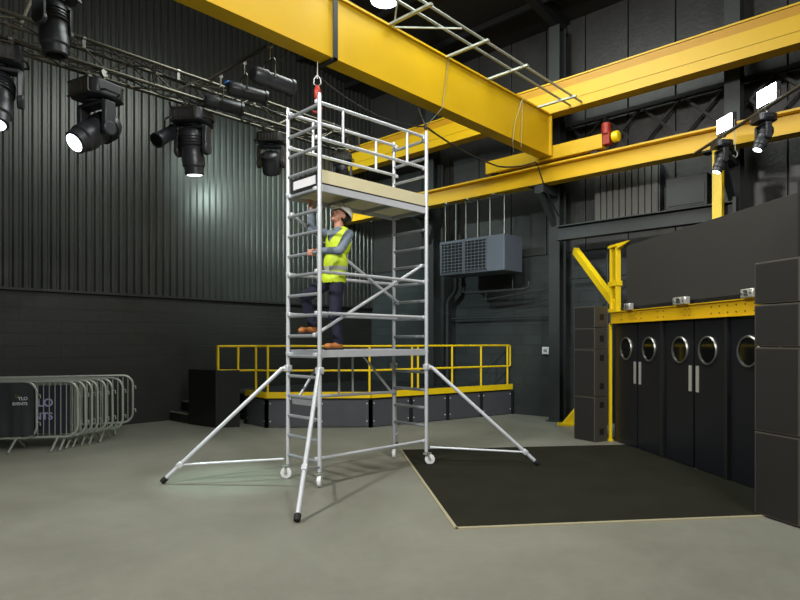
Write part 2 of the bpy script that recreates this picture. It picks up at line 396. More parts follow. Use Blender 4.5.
# frame posts, wall around
t = thing('wall_entrance', '', '', DL(7.3, 4.8), DA); del t['label']; del t['category']; t['kind'] = 'structure'
b = MB()
for a0, a1 in ((7.95, 8.01), (6.575, 6.625), (5.22, 5.27)): b.box(a0-7.3, a1-7.3, -.06, .06, 0, 1.95)
b.build('mullion', 'black', t, smooth=False)
b = MB(); b.box(-5.0, -2.09, -.06, .04, 0, 3.17); b.box(-2.1, 2.2, -.06, .03, 1.94, 2.2); b.build('wall_panel', 'black', t, smooth=False)
b = MB(); b.box(2.15, 2.2, -2.2, -.06, 0, 2.1); b.build('side_panel', 'black', t, smooth=False)
b = MB(); b.box(-5.0, 2.2, -2.2, -.06, 2.1, 2.14); b.build('roof_panel', 'black', t, smooth=False)
t = dthing('hood_panel', 'large plain dark panel above the yellow lintel and double doors', 'panel', 7.3, 4.8)
MB().box(-5.0, 1.72, -.05, .03, 2.145, 3.17).build('board', 'hood', t, smooth=False, bevel=.004)
t = dthing('yellow_lintel', 'long yellow steel lintel over the black porthole doors', 'lintel', 7.3, 4.73, 1.945)
b = MB(); b.box(-2.2, 2.17, -.03, .0, 0, .195); b.box(-2.2, 2.17, -.03, .03, 0, .012); b.box(-2.2, 2.17, -.03, .03, .183, .195); b.build('channel', 'yellow', t, smooth=False)
b = MB()
for a in (1.8, 1.35, 1.2, .75, .6, .1, 0, -.45, -.6, -.75, -.9, -1.05, -1.2):
    for z in (.055, .135): b.tube((a, 0, z), (a, .006, z), .009, 8)
b.build('bolts', 'blackm', t)
t = dthing('yellow_door_post', 'slim yellow post at the left edge of the porthole doors', 'post', 9.46, 4.71)
b = MB(); b.box(-.02, .02, -.03, .01, 0, 1.94); b.box(-.04, .04, -.04, .03, 0, .03); b.build('post', 'ryellow', t, smooth=False)
# silver clamp boxes on the lintel
for a, wd, lb in ((8.78, .17, 'small silver latch box on the left end of the yellow lintel'), (7.40, .28, 'widest silver latch box, on the middle of the yellow lintel'), (6.12, .2, 'silver latch box on the yellow lintel beside the right speaker stack')):
    t = dthing('latch_box', lb, 'box', a, 4.70, 2.141, 'silver latch boxes on the lintel')
    MB().box(-wd/2, wd/2, -.02, .06, 0, .10).build('case', 'chrome', t, bevel=.012)
    b = MB(); b.box(-wd*.15, wd*.15, .06, .07, .02, .085); b.tube((-wd*.35, .06, .05), (-wd*.35, .068, .05), .015, 12); b.tube((wd*.35, .06, .05), (wd*.35, .068, .05), .015, 12); b.build('clip', 'steel', t, bevel=.003)
# yellow frame and diagonal above the left end of the lintel
t = dthing('yellow_hanger_frame', 'yellow two-post hanger frame standing on the left end of the lintel', 'frame', 9.36, 4.75, 2.141)
for x in (-.10, .09): MB().box(x-.024, x+.024, -.04, .04, .05, 1.06).build('post', 'ryellow', t, smooth=False, bevel=.004)
for z in ((1.06, 1.10), (.42, .5), (0, .05)): MB().box(-.15, .15, -.05, .05, z[0], z[1]).build('cross_piece', 'ryellow', t, smooth=False)
b = MB(); b.add([(-.15, -.04, 1.02), (-.15, .04, 1.02), (-.5, .0, 1.1), (-.15, -.04, 1.1), (-.15, .04, 1.1)], [(0, 1, 2), (3, 2, 4), (0, 2, 3), (1, 4, 2), (0, 3, 4, 1)])
b.build('hook_plate', 'ryellow', t, smooth=False)
t = dthing('yellow_diagonal_brace', 'thick yellow diagonal strut from the column down to the lintel', 'brace', 9.36, 4.66, 2.17)
b = MB(); p1 = Vector((-.03, -.12, .05)); 
tgt = Vector((10.9, 5.48, 3.42)); base = Vector(DL(9.36, 4.66, 2.17)); rot = Matrix.Rotation(-DA, 3, 'Z')
b.beam(p1, rot@(tgt-base), .10, .13); b.build('strut', 'ryellow', t, smooth=False)

# ------------------------------------------------------------------ speaker stacks
def speaker(x, y, rz, z, h, label, group, wd, dep):
    t = thing('loudspeaker', label, 'loudspeaker', (x, y, z), rz, group)
    b = MB(); b.box(-wd/2, wd/2, -dep, 0, .003, h-.003); b.build('cabinet', 'spk', t, smooth=False, bevel=.006)
    MB().box(-wd/2+.022, wd/2-.022, 0, .006, .02, h-.02).build('grille', 'grille', t, smooth=False)
    for sd in (-1, 1):
        x_ = sd*wd/2
        for zz in ([h*.5] if h < .5 else [h*.22, h*.82]):
            MB().box(x_-.002, x_+.004, -dep*.72, -dep*.38, zz-.05, zz+.05).build('handle', 'rubber', t, smooth=False, bevel=.001)
    return t
for x_, y_, rz, hs, wd, dep, where, grp in ((9.41, 4.575, R(74.3), (.74, .78, .35, .36), .446, .30, 'the left stack by the doors', 'loudspeakers in the left stack'),
                           (6.405, 1.235, R(58.5), (.79, .80, .40, .40), .48, .34, 'the stack at the right edge', 'loudspeakers in the right stack')):
    z = 0.012 if x_ < 7 else 0
    for h, nm in zip(hs, ('tall black loudspeaker on the floor, lowest in ', 'tall black loudspeaker, second from the floor in ', 'short black loudspeaker, third from the floor in ', 'short black loudspeaker topmost in ')):
        speaker(x_, y_, rz, z, h, nm+where, grp, wd, dep); z += h+.002
t = thing('black_post', 'tall black square post at the right edge behind the right speaker stack', 'post', (6.92, 1.09, 0), R(58.5))
MB().box(-.045, .045, -.045, .045, 0, 3.22).build('post', 'black', t, smooth=False)
b = MB()
for k in range(8): b.tube((0, .045, .3+k*.4), (0, .052, .3+k*.4), .012, 8)
b.build('bolts', 'steel', t)

# floor mat
t = dthing('floor_mat', 'large dark floor mat with a thin pale edge trim before the porthole doors', 'mat', 5.2, 4.75, 0.0)
MB().box(0.02, 3.85, -.02, 3.58, 0, .008).build('mat', 'carpet', t, smooth=False)
b = MB(); b.box(-.02, .02, -.02, 3.6, 0, .012); b.box(-.02, 3.85, 3.58, 3.61, 0, .012); b.build('edge_trim', 'mattrim', t, smooth=False)

# ------------------------------------------------------------------ scaffold tower (local frame: x along the length, y away)
TA = -.0469; TO = Vector((4.3745, 5.3316, 0)); L, W = 1.777, .635
rotT = Matrix.Rotation(TA, 3, 'Z')
def TW(x, y, z=0): return tuple(TO+rotT@Vector((x, y, z)))
def tp(x, y, z): return (x, y, z)
tw = thing('scaffold_tower', 'tall aluminium mobile scaffold tower with two platforms on white castors', 'scaffold tower', tuple(TO), TA)
HT = 4.46; zr = [.28+.24*k for k in range(18)]
for i, xx in enumerate((0, L)):
    for j, yy in enumerate((0, W)):
        b = MB(); b.tube((xx, yy, .17), (xx, yy, HT), .0245, 16); b.tube((xx, yy, HT), (xx, yy, HT+.025), .02, 12)
        for zz in (1.5, 2.46, 3.42): b.tube((xx, yy, zz), (xx, yy, zz+.035), .0285, 16)
        b.build('upright', 'alu', tw)
        # castor
        co = {(1, 0): (.035, -.01), (0, 1): (-.045, 0)}.get((i, j), (0, 0))
        b = MB(); b.tube((xx, yy, .115), (xx, yy, .2), .018, 12); b.box(xx+co[0]/2-.045, xx+co[0]/2+.045, yy-.035, yy+.035, .132, .155)
        facing = (i, j) in ((1, 0), (0, 1))
        ax = Vector((.70, .70, 0)).normalized() if facing else Vector((.70, -.70, 0)).normalized()
        c0 = Vector((xx, yy, .068))+ (Vector((ax.y, -ax.x, 0))*.015)+Vector((co[0], co[1], 0))
        for s_ in (-1, 1): b.beam(c0+ax*.032*s_, Vector((xx+co[0]*.6, yy, .14))+ax*.032*s_, .03, .006, up=ax)
        ca = b.build('castor', 'galv', tw)
        MB().lathe([(.05, -.024), (.066, -.02), (.068, 0), (.066, .02), (.05, .024)], tuple(c0), tuple(ax), 28).build('wheel', 'wheel', ca)
        MB().lathe([(.018, -.036), (.018, .036)], tuple(c0), tuple(ax), 12).build('axle', 'galv', ca)
    for k, z in enumerate(zr):
        if i == 1 and k == 0: continue
        MB().tube((xx, 0, z), (xx, W, z), .02, 12).build('rung', 'alu_dull', tw)
def clip(x, y, z, dx=.05):
    return MB().box(x-.028, x+.028, y-.023, y+.023, z-.024, z+.024).build('clip', 'alu', tw, bevel=.01)
def brace(a, b_, name='brace', r=.02, clips=True):
    MB().tube(a, b_, r, 12).build(name, 'alu', tw)
    if clips:
        for p in (a, b_): clip(p[0], p[1], p[2])
for yy, s_ in ((.046, -1), (W-.046, 1)):
    for z in (1.98, 2.46): brace((0, yy, z), (L, yy, z), 'guardrail')
    # top guardrail frames
    b = MB(); b.tube((0, yy, 4.40), (L, yy, 4.42), .021, 12); b.tube((0, yy, 3.99), (L, yy, 4.0), .021, 12)
    for f in ((.212, .82) if s_ < 0 else (.19, .785)): b.tube((L*f, yy, 3.99), (L*f, yy, 4.4), .019, 12)
    b.build('guardrail_frame', 'alu', tw)
    for xx in (0, L):
        for z in (4.4, 3.99): clip(xx, yy, z)
brace((0, .088, 1.73), (L, .088, 2.68)); brace((0, W-.088, 3.18), (L, W-.088, 2.2))
brace((.0, .046, .31), (L, .046, .31), 'base_brace')
# far lower brace frame
b = MB(); yy = W-.046
b.tube((0, yy, .97), (L, yy, .94), .02, 12); b.tube((.12, yy, .97), (.5, yy, 1.47), .017, 10); b.tube((L-.1, yy, .95), (L-.62, yy, 1.47), .017, 10)
for x in (.75, .98): b.tube((x, yy, .96), (x, yy, 1.47), .015, 10)
b.build('brace_frame', 'alu', tw)
clip(.08, yy, .97); clip(L-.08, yy, .94)
b = MB(); b.box(-.0, .03, .03, W-.08, .90, .985); b.build('brace_plate', 'alu_dull', tw, bevel=.01)
# platforms
def platform(z, top):
    y0, y1 = .004, W-.004
    for yy in (y0, y1): MB().box(.027, L-.027, yy-.012, yy+.012, z-.085, z).build('platform_beam', 'alu', tw, smooth=False, bevel=.004)
    for x in (.03, .62, 1.2, L-.03): MB().box(x-.02, x+.02, y0, y1, z-.07, z-.03).build('platform_bearer', 'alu_dull', tw, smooth=False)
    MB().box(.03, L-.03, y0+.012, y1-.012, z-.03, z-.012).build('deck', 'ply' if top else 'alu_dull', tw, smooth=False)
    for x in (0, L):
        for yy in (y0+.05, y1-.05): MB().box(x-.04, x+.04, yy-.03, yy+.03, z-.075, z-.03).build('platform_hook', 'alu', tw, bevel=.008)
platform(3.455, True); platform(1.555, False)
o = MB(); o.box(.03, L-.03, -.006, .012, 3.47, 3.62); o.build('toeboard', 'ply', tw, smooth=False)
o = MB(); o.box(.03, L-.03, W-.012, W+.008, 3.47, 3.60); o.build('toeboard', 'ply', tw, smooth=False)
o = MB(); o.box(L-.045, L-.025, .02, W-.02, 3.47, 3.60); o.build('toeboard', 'ply', tw, smooth=False)
o = MB().box(.025, .045, .02, W-.02, 3.43, 3.61).build('toeboard', 'black', tw, smooth=False, label='dark end board carrying a plain white plate')
MB().box(.014, .025, .10, W-.09, 3.475, 3.575).build('sign_plate', 'white', o, smooth=False, label='plain white rectangular sign plate')
MB().box(.03, L-.03, -.01, .0, 3.455, 3.47).build('toeboard_trim', 'black', tw, smooth=False)

# stabilisers: things clamped on, but they move with the tower: parts
def stab(px, py, zt, fx, fy, smid=.14, dark=False, sleg=None):
    top = Vector((px, py, zt)); foot = Vector((fx, fy, .03))
    d = (foot-top).normalized(); hd = Vector((fx-px, fy-py, 0)).normalized()
    st = top+hd*.07
    b = MB(); b.tube(st, foot, .024, 14); b.tube(top, st, .02, 10)
    s = b.build('stabiliser', 'alu', tw)
    MB().lathe([(.026, -.06), (.034, -.05), (.034, 0), (.03, .012)], tuple(foot), tuple(d), 16).build('rubber_foot', 'rubber', s)
    MB().box(px-.04, px+.04, py-.04, py+.04, zt-.04, zt+.04).build('clamp', 'alu', s, bevel=.012)
    m = foot+(st-foot)*smid
    MB().tube(m, (px+hd.x*.05, py+hd.y*.05, .23), .014, 10).build('strut', 'alu' if not dark else 'alu_dull', s)
    MB().beam(m-d*.035, m+d*.035, .06, .07).build('bracket', 'alu', s, bevel=.012)
stab(0, W, 1.33, -1.227, 1.379); stab(0, 0, 1.32, -0.969, -0.959, .3, True); stab(L, 0, 1.31, 2.758, -1.11, .12)
stab(L, W, 1.31, 2.45, 1.29)

# ------------------------------------------------------------------ worker
PR = Vector((.40, .28, 1.54))
person = thing('person', 'person in white helmet and yellow hi-vis vest standing inside the scaffold looking up', 'person', TW(*PR), TA)
def caps(mb, a, b_, r1, r2, n=14):
    a = Vector(a); b_ = Vector(b_); d = b_-a
    mb.tube(a, b_, r1, n, r2); mb.ball(a, r1*1.0, n); mb.ball(b_, r2*1.0, n)
def ell(mb, c, sx, sy, sz, rot=None, n=20):
    t0 = MB().ball((0, 0, 0), 1, n, (sx, sy, sz)); r = rot or Matrix.Identity(3)
    mb.add([Vector(c)+r@Vector(v) for v in t0.v], t0.f)
def fused(mb, name, m, voxel, parent, smooth=4, label=None):
    me = bpy.data.meshes.new('tmp'); me.from_pydata([tuple(Vector(v)-PR) for v in mb.v], [], mb.f)
    ob = bpy.data.objects.new('tmp', me); col.objects.link(ob)
    r = ob.modifiers.new('r', 'REMESH'); r.mode = 'VOXEL'; r.voxel_size = voxel
    if smooth:
        s = ob.modifiers.new('s', 'SMOOTH'); s.factor = .5; s.iterations = smooth
    bpy.context.view_layer.update()
    ev = ob.evaluated_get(bpy.context.evaluated_depsgraph_get())
    me2 = bpy.data.meshes.new_from_object(ev); me2.name = name
    bpy.data.objects.remove(ob)
    me2.materials.clear()
    for mm in (m if isinstance(m, list) else [m]): me2.materials.append(M[mm])
    me2.polygons.foreach_set('use_smooth', [True]*len(me2.polygons))
    o = bpy.data.objects.new(name, me2); col.objects.link(o); o.parent = parent
    if label: o['label'] = label
    return o
J = dict(neck=(.525, .30, 3.04), chest=(.50, .29, 2.86), belly=(.45, .28, 2.60), hipc=(.415, .28, 2.42),
         shN=(.525, .115, 2.955), elN=(.30, .01, 2.72), wrN=(.06, .13, 2.71), shF=(.49, .465, 2.985), elF=(.225, .47, 3.03), wrF=(.205, .44, 3.265),
         hN=(.415, .20, 2.40), kN=(.375, .20, 1.98), aN=(.43, .20, 1.63), hF=(.415, .36, 2.40), kF=(.10, .42, 2.19), aF=(.205, .41, 1.83))
def V(k): return Vector(J[k])
hr = Matrix.Rotation(R(32), 3, 'Y')   # face turned up: local -x axis tips upward
HC = Vector((.535, .30, 3.205))
def head_parts(mb, g=0):
    ell(mb, HC+hr@Vector((.01, 0, .02)), .098+g, .078+g, .105+g, hr)
    ell(mb, HC+hr@Vector((-.03, 0, -.045)), .062+g, .058+g, .075+g, hr)
    ell(mb, HC+hr@Vector((-.062, 0, -.095)), .028+g, .034+g, .026+g, hr)
b = MB()
head_parts(b)
nb = HC+hr@Vector((-.095, 0, -.01)); caps(b, HC+hr@Vector((-.08, 0, .02)), HC+hr@Vector((-.108, 0, -.025)), .009, .014)
for s_ in (-1, 1):
    ell(b, HC+hr@Vector((.01, s_*.08, -.015)), .02, .008, .032, hr)
    ell(b, HC+hr@Vector((-.07, s_*.03, .028)), .02, .03, .012, hr)
caps(b, HC+hr@Vector((.01, 0, -.06)), V('neck')-Vector((0, 0, .03)), .054, .06)
def torso(mb, g=0):
    ell(mb, V('chest'), .115+g, .165+g, .17+g); ell(mb, V('belly'), .105+g, .145+g, .18+g); ell(mb, V('hipc'), .115+g, .155+g, .13+g)
    caps(mb, V('shN')+Vector((0, .04, 0)), V('shF')-Vector((0, .04, 0)), .062+g, .062+g)
    ell(mb, Vector((.51, .29, 2.97)), .075+g, .13+g, .07+g)
torso(b, -.012)
for s_ in 'NF':
    caps(b, V('sh'+s_), V('el'+s_), .048, .04); caps(b, V('el'+s_), V('wr'+s_), .038, .027)
    caps(b, V('h'+s_), V('k'+s_), .078, .055); caps(b, V('k'+s_), V('a'+s_), .052, .038)
# near hand closing around the rung (rung runs along y at x=0, z=2.68)
wr = V('wrN'); rc = Vector((0, .17, 2.68))
ell(b, (.035, .155, 2.712), .042, .042, .018)
for k in range(4):
    y = .122+k*.022; ln = (.92, 1, .97, .85)[k]
    q = [(.015, y, 2.716), (-.018*ln, y, 2.712), (-.036*ln, y, 2.686), (-.026, y, 2.654+.004*(1-ln)), (-.004, y, 2.648)]
    for i in range(4): caps(b, q[i], q[i+1], .0098, .009, 8)
q = [(.05, .118, 2.705), (.034, .108, 2.676), (.014, .118, 2.652)]
for i in range(2): caps(b, q[i], q[i+1], .012, .010, 8)
# far hand raised to the platform edge
ell(b, (.20, .438, 3.31), .018, .042, .045)
for k in range(4):
    y = .405+k*.022; ln = (.028, .034, .032, .024)[k]
    q = [(.20, y, 3.34), (.192, y, 3.355), (.175-ln*.4, y, 3.362), (.165-ln, y, 3.36)]
    for i in range(3): caps(b, q[i], q[i+1], .0095, .0085, 8)
q = [(.205, .402, 3.30), (.188, .388, 3.325), (.172, .385, 3.345)]
for i in range(2): caps(b, q[i], q[i+1], .012, .010, 8)
fused(b, 'body', 'skin', .0052, person, 3)
# clothes
b = MB(); torso(b, .002)
for s_ in 'NF':
    caps(b, V('sh'+s_), V('el'+s_), .062, .051); e2 = V('el'+s_)+(V('wr'+s_)-V('el'+s_))*.9; caps(b, V('el'+s_), e2, .05, .037)
    for f in (.3, .6): 
        p = V('el'+s_)+(e2-V('el'+s_))*f; ell(b, p, .047, .047, .03)
sw = fused(b, 'sweater', 'sweater', .008, person, 3, 'grey blue long sleeved sweater')
b = MB(); b.lathe([(.070, -.03), (.074, .0), (.066, .03), (.060, .03)], tuple(V('neck')-Vector((.0, 0, -.0))), (-.15, 0, 1), 20); fused(b, 'collar', 'sweater', .006, person, 2)
b = MB(); ell(b, V('hipc'), .128, .167, .13)
for s_ in 'NF':
    caps(b, V('h'+s_), V('k'+s_), .094, .072); caps(b, V('k'+s_), V('a'+s_)+Vector((0, 0, .02)), .070, .058)
    ell(b, V('a'+s_)+Vector((0, 0, .04)), .066, .062, .05)
    ell(b, V('k'+s_)+Vector((-.01, 0, -.03)), .078, .074, .05)
fused(b, 'trousers', 'trousers', .008, person, 3, 'dark navy work trousers')
# vest: inflated torso without shoulder ends, with reflective bands
b = MB()
ell(b, V('chest'), .138, .178, .19); ell(b, V('belly'), .13, .166, .20); ell(b, V('hipc')+Vector((0, 0, -.01)), .14, .175, .13)
ell(b, Vector((.51, .29, 2.97)), .095, .15, .08)
for s_ in (-1, 1): caps(b, (.505+.0, .29+s_*.09, 2.98), (.50, .29+s_*.13, 2.9), .075, .07)
ve = fused(b, 'vest', ['hivis', 'reflective'], .008, person, 3, 'fluorescent yellow waistcoat with grey reflective bands')
me = ve.data
import bmesh
bm = bmesh.new(); bm.from_mesh(me)
dl = []
for v in bm.verts:
    z = v.co.z+PR.z; y = v.co.y+PR.y; x = v.co.x+PR.x
    if z < 2.36 or (math.hypot(y-.295, (x-.49)) < .085 and z > 2.95) or (x < .46 and abs(y-.29) < (z-2.86)*.8): dl.append(v)
bmesh.ops.delete(bm, geom=dl, context='VERTS')
for f in bm.faces:
    c = f.calc_center_median(); z = c.z+PR.z; y = c.y+PR.y
    f.material_index = 1 if (abs(z-2.54) < .026) else 0
bm.to_mesh(me); bm.free()
so = ve.modifiers.new('thick', 'SOLIDIFY'); so.thickness = .006; so.offset = 1
# boots
for s_, hz in (('N', 1.556), ('F', 1.746)):
    a = V('a'+s_); b = MB(); z0 = hz
    ell(b, (a.x+.0, a.y, z0+.065), .055, .045, .07); caps(b, (a.x+.015, a.y, z0+.045), (a.x-.15, a.y, z0+.038), .043, .036)
    ell(b, (a.x-.15, a.y, z0+.042), .06, .048, .038); caps(b, (a.x, a.y, z0+.08), (a.x, a.y, z0+.14), .052, .055)
    bt = fused(b, 'boot', 'boot', .007, person, 3, 'tan leather work boot')
    b = MB(); b.prism([(a.x+.06-PR.x, a.y-.03-PR.y), (a.x+.065-PR.x, a.y-PR.y), (a.x+.06-PR.x, a.y+.03-PR.y), (a.x-.05-PR.x, a.y+.035-PR.y), (a.x-.13-PR.x, a.y+.047-PR.y), (a.x-.2-PR.x, a.y+.03-PR.y), (a.x-.215-PR.x, a.y-PR.y), (a.x-.2-PR.x, a.y-.03-PR.y), (a.x-.13-PR.x, a.y-.047-PR.y), (a.x-.05-PR.x, a.y-.035-PR.y)], z0-PR.z-.002, z0-PR.z+.02)
    b.build('sole', 'sole', bt, bevel=.004)
# helmet, hair, face
def hp(x, y, z): return HC+hr@Vector((x, y, z))-PR
b = MB(); n = 28; rows = []
prof = [(0.001, .150), (.04, .146), (.075, .130), (.100, .105), (.116, .07), (.122, .035), (.124, .03), (.118, .03)]
q = hr
vs = []; fs = []
for r_, z in prof:
    for i in range(n):
        t_ = 2*PI*i/n; vs.append(hp(.012+math.cos(t_)*r_*1.22, math.sin(t_)*r_*1.0, .0+z*1.08))
for j in range(len(prof)-1):
    for i in range(n): fs.append((j*n+i, j*n+(i+1) % n, (j+1)*n+(i+1) % n, (j+1)*n+i))
fs.append(tuple(range(n)))
b.add(vs, fs)
hl = b.build('helmet', 'helmet', person, label='white hard hat')
b = MB(); pk = [(-.10, -.09), (-.145, -.06), (-.168, -.02), (-.168, .02), (-.145, .06), (-.10, .09)]
b.add([hp(x, y, .033) for x, y in pk]+[hp(x, y, .026) for x, y in pk], [tuple(range(6)), tuple(range(11, 5, -1))]+[(i, i+6, (i+1) % 6+6, (i+1) % 6) for i in range(6)])
b.build('peak', 'helmet', hl)
b = MB(); b.path([hp(x, 0, z) for x, z in ((-.115, .09), (-.07, .138), (-.02, .160), (.04, .161), (.095, .135), (.135, .09))], .012, 8); b.build('ridge', 'helmet', hl)
b = MB(); ell(b, HC+hr@Vector((.03, 0, .01)), .088, .083, .10, hr); hv = fused(b, 'hair', 'hair', .006, person, 2)
b = MB(); b.path([hp(-.098, -.022, -.058), hp(-.103, 0, -.056), hp(-.098, .022, -.058)], .006, 8); b.build('mouth', 'lips', person)
for s_ in (-1, 1):
    ey = MB().ball(hp(-.083, s_*.030, .012), .011, 12).build('eye', 'eye', person)
    MB().ball(hp(-.092, s_*.030, .014), .0045, 10).build('pupil', 'hair', ey)
    b = MB(); b.path([hp(-.090, s_*.014, .034), hp(-.092, s_*.03, .039), hp(-.08, s_*.05, .033)], .004, 6); b.build('eyebrow', 'hair', person)

# ------------------------------------------------------------------ lighting truss
TY = 7.9; x0, x1 = -2.6, 7.25; z0, z1 = 5.03, 5.32
t = thing('lighting_truss', 'long dark box truss holding the stage lights on the left', 'truss', ((x0+x1)/2, TY, z0)); h = (x1-x0)/2; sw_ = .145; th = z1-z0
for yy in (-sw_, sw_):
    for z in (0, th): MB().tube((-h, yy, z), (h, yy, z), .024, 10).build('chord', 'truss', t)
b = MB(); N = int(2*h/.42)
for i in range(N):
    a = -h+2*h*i/N; c = -h+2*h*(i+1)/N
    for yy in (-sw_, sw_):
        p, q_ = ((a, yy, 0), (c, yy, th)) if i % 2 else ((a, yy, th), (c, yy, 0)); b.tube(p, q_, .010, 6)
    for z in (0, th):
        p, q_ = ((a, -sw_, z), (c, sw_, z)) if i % 2 else ((a, sw_, z), (c, -sw_, z)); b.tube(p, q_, .010, 6)
for a in (-h, h):
    for yy in (-sw_, sw_): b.tube((a, yy, 0), (a, yy, th), .02, 8)
    for z in (0, th): b.tube((a, -sw_, z), (a, sw_, z), .02, 8)
b.build('lacing', 'truss', t)
# cables slung through the truss
random.seed(3)
for c, (ya, za, nm) in enumerate(((7.76, 5.0, 'black cable looping under the camera side of the lighting truss'), (8.0, 5.3, 'black cable lying along the top of the lighting truss'), (7.95, 5.06, 'black cable running inside the lighting truss'))):
    p = []; x = x0+.1
    while x < x1-.1:
        p.append((x, ya+random.uniform(-.03, .03), za+.03*math.sin(x*4+c)+random.uniform(-.02, .02)+(0.05 if c == 1 else -.0))); x += .12
    o = MB().path(p, .011, 6).build('cable', 'cable'); tag(o, nm, 'cable')
# cable bundles strapped to the truss
for k, (xx, nm) in enumerate(((2.35, 'at the far left'), (3.55, 'between the two lit moving heads'), (4.75, 'beside the lanterns'), (6.3, 'behind the scaffold top'))):
    p = []
    for i in range(26):
        a = i/25*2*PI*2.5; p.append((xx+.02*math.sin(i), TY-.17+.05*math.sin(a*.7), 5.16+.13*math.cos(a)))
    o = MB().path(p, .009, 6).build('cable_coil', 'cable'); tag(o, 'coil of black cable tied to the truss '+nm, 'cable')
    o = MB().lathe([(.033, -.02), (.033, .02)], (xx+.35, TY-.145, 5.32), (1, 0, 0), 14).box(xx+.33, xx+.37, TY-.165, TY-.125, 5.2, 5.3).build('pipe_clamp', 'steel'); tag(o, 'small silver clamp on the upper truss chord '+nm, 'clamp')

def moving_head(name, label, loc, pan, tilt, sc=1.0, lit=True, group='moving head lights on the left truss', wash=False, lens_ax=None):
    t = thing(name, label, 'stage light', loc, pan, group)
    t.scale = (sc, sc, sc)
    b = MB(); b.prism([(-.22, -.13), (-.16, -.19), (.16, -.19), (.22, -.13), (.22, .13), (.16, .19), (-.16, .19), (-.22, .13)], -.24, -.08)
    ba = b.build('base', 'blackm', t, bevel=.02)
    for s_ in (-1, 1):
        MB().path([(s_*.215, -.1, -.2), (s_*.26, -.08, -.2), (s_*.26, .08, -.2), (s_*.215, .1, -.2)], .011, 6).build('handle', 'rubber', ba)
    MB().box(-.14, .14, -.191, -.187, -.2, -.12).build('display', 'panelgrey', ba, smooth=False)
    for sy in (-1, 1):
        b = MB()
        for k in range(7): b.box(-.15+k*.05-.006, -.15+k*.05+.006, sy*.2-.008, sy*.2+.008, -.235, -.085)
        b.box(-.17, .17, sy*.2-.009, sy*.2+.009, -.095, -.08); b.box(-.17, .17, sy*.2-.009, sy*.2+.009, -.24, -.225)
        b.build('vent_frame', 'truss', ba, smooth=False)
    b = MB()
    for s_ in (-1, 1):
        b.tube((s_*.12, 0, -.08), (s_*.12, 0, -.02), .015, 8); b.lathe([(.04, -.02), (.04, .02)], (s_*.12, 0, .02), (1, 0, 0), 16)
    b.build('clamp', 'steel', t)
    b = MB(); b.tube((0, 0, -.24), (0, 0, -.27), .1, 20); b.box(-.2, .2, -.07, .07, -.31, -.27)
    for s_ in (-1, 1):
        b.prism([(s_*.2-.028, -.07), (s_*.2+.028, -.06), (s_*.2+.028, .06), (s_*.2-.028, .07)], -.56, -.28)
        b.lathe([(.075, -.03), (.075, .03)], (s_*.2, 0, -.56), (1, 0, 0), 20)
    b.build('yoke', 'blackm', t, bevel=.012)
    q = Matrix.Rotation(tilt, 3, 'X'); ax = q@Vector((0, 0, -1)); c = Vector((0, 0, -.56))
    if wash: prof = [(.09, -.19), (.13, -.16), (.155, -.06), (.16, .06), (.16, .14), (.15, .16)]; e_ = .16; lr = .14
    else: prof = [(.09, -.25), (.12, -.24), (.142, -.2), (.146, -.06), (.134, -.04), (.134, .08), (.142, .1), (.138, .2), (.12, .22), (.118, .30), (.1, .31)]; e_ = .305; lr = .092
    hd = MB().lathe(prof, tuple(c), tuple(ax), 28, sx=1, sy=1).build('head', 'blackm', t)
    b = MB()
    for k in range(4): b.lathe([(.152, -.004), (.157, 0), (.152, .004)], tuple(c+ax*(-.15+k*.035)), tuple(ax), 28)
    b.build('cooling_fins', 'rubber', hd)
    MB().lathe([(lr, 0), (lr, .006), (lr*.6, .012)], tuple(c+ax*e_), tuple(ax), 28).build('lens', 'lens' if lit else 'glass', hd)
    return t
TB = 4.985
moving_head('moving_head_light', 'grey moving head light nearest the top left corner, hanging above the truss', (2.24, 7.34, 5.73), R(35), R(-5), 1.05, False)
moving_head('moving_head_light', 'moving head light cut off by the left edge of the photo', (1.80, 7.76, TB), R(-20), R(-20), 1.15, True)
moving_head('moving_head_light', 'moving head light with bright white lens tilted down to the left', (2.90, 7.90, TB-.03), R(-75), R(-52), 1.2, True)
moving_head('moving_head_light', 'large moving head light pointing almost straight down beside the three lanterns', (4.20, 7.92, TB), R(-62), R(8), 1.12, True)
moving_head('moving_head_light', 'round wash moving head light just left of the scaffold tower', (5.52, 7.92, TB-.0), R(-48), R(40), .95, False, wash=True)
moving_head('moving_head_light', 'moving head light seen behind the top guardrails of the scaffold', (7.0, 7.92, TB), R(-48), R(10), .8, False)
# support of the first one: tube across the truss
o = MB().tube((2.24, 7.05, 5.76), (2.24, 8.25, 5.76), .024, 10).tube((2.1, 8.04, 5.33), (2.24, 8.04, 5.76), .02, 8).tube((2.36, 7.76, 5.33), (2.24, 7.76, 5.76), .02, 8).build('support_tube', 'truss')
tag(o, 'short dark tube across the truss carrying the top left moving head', 'tube')

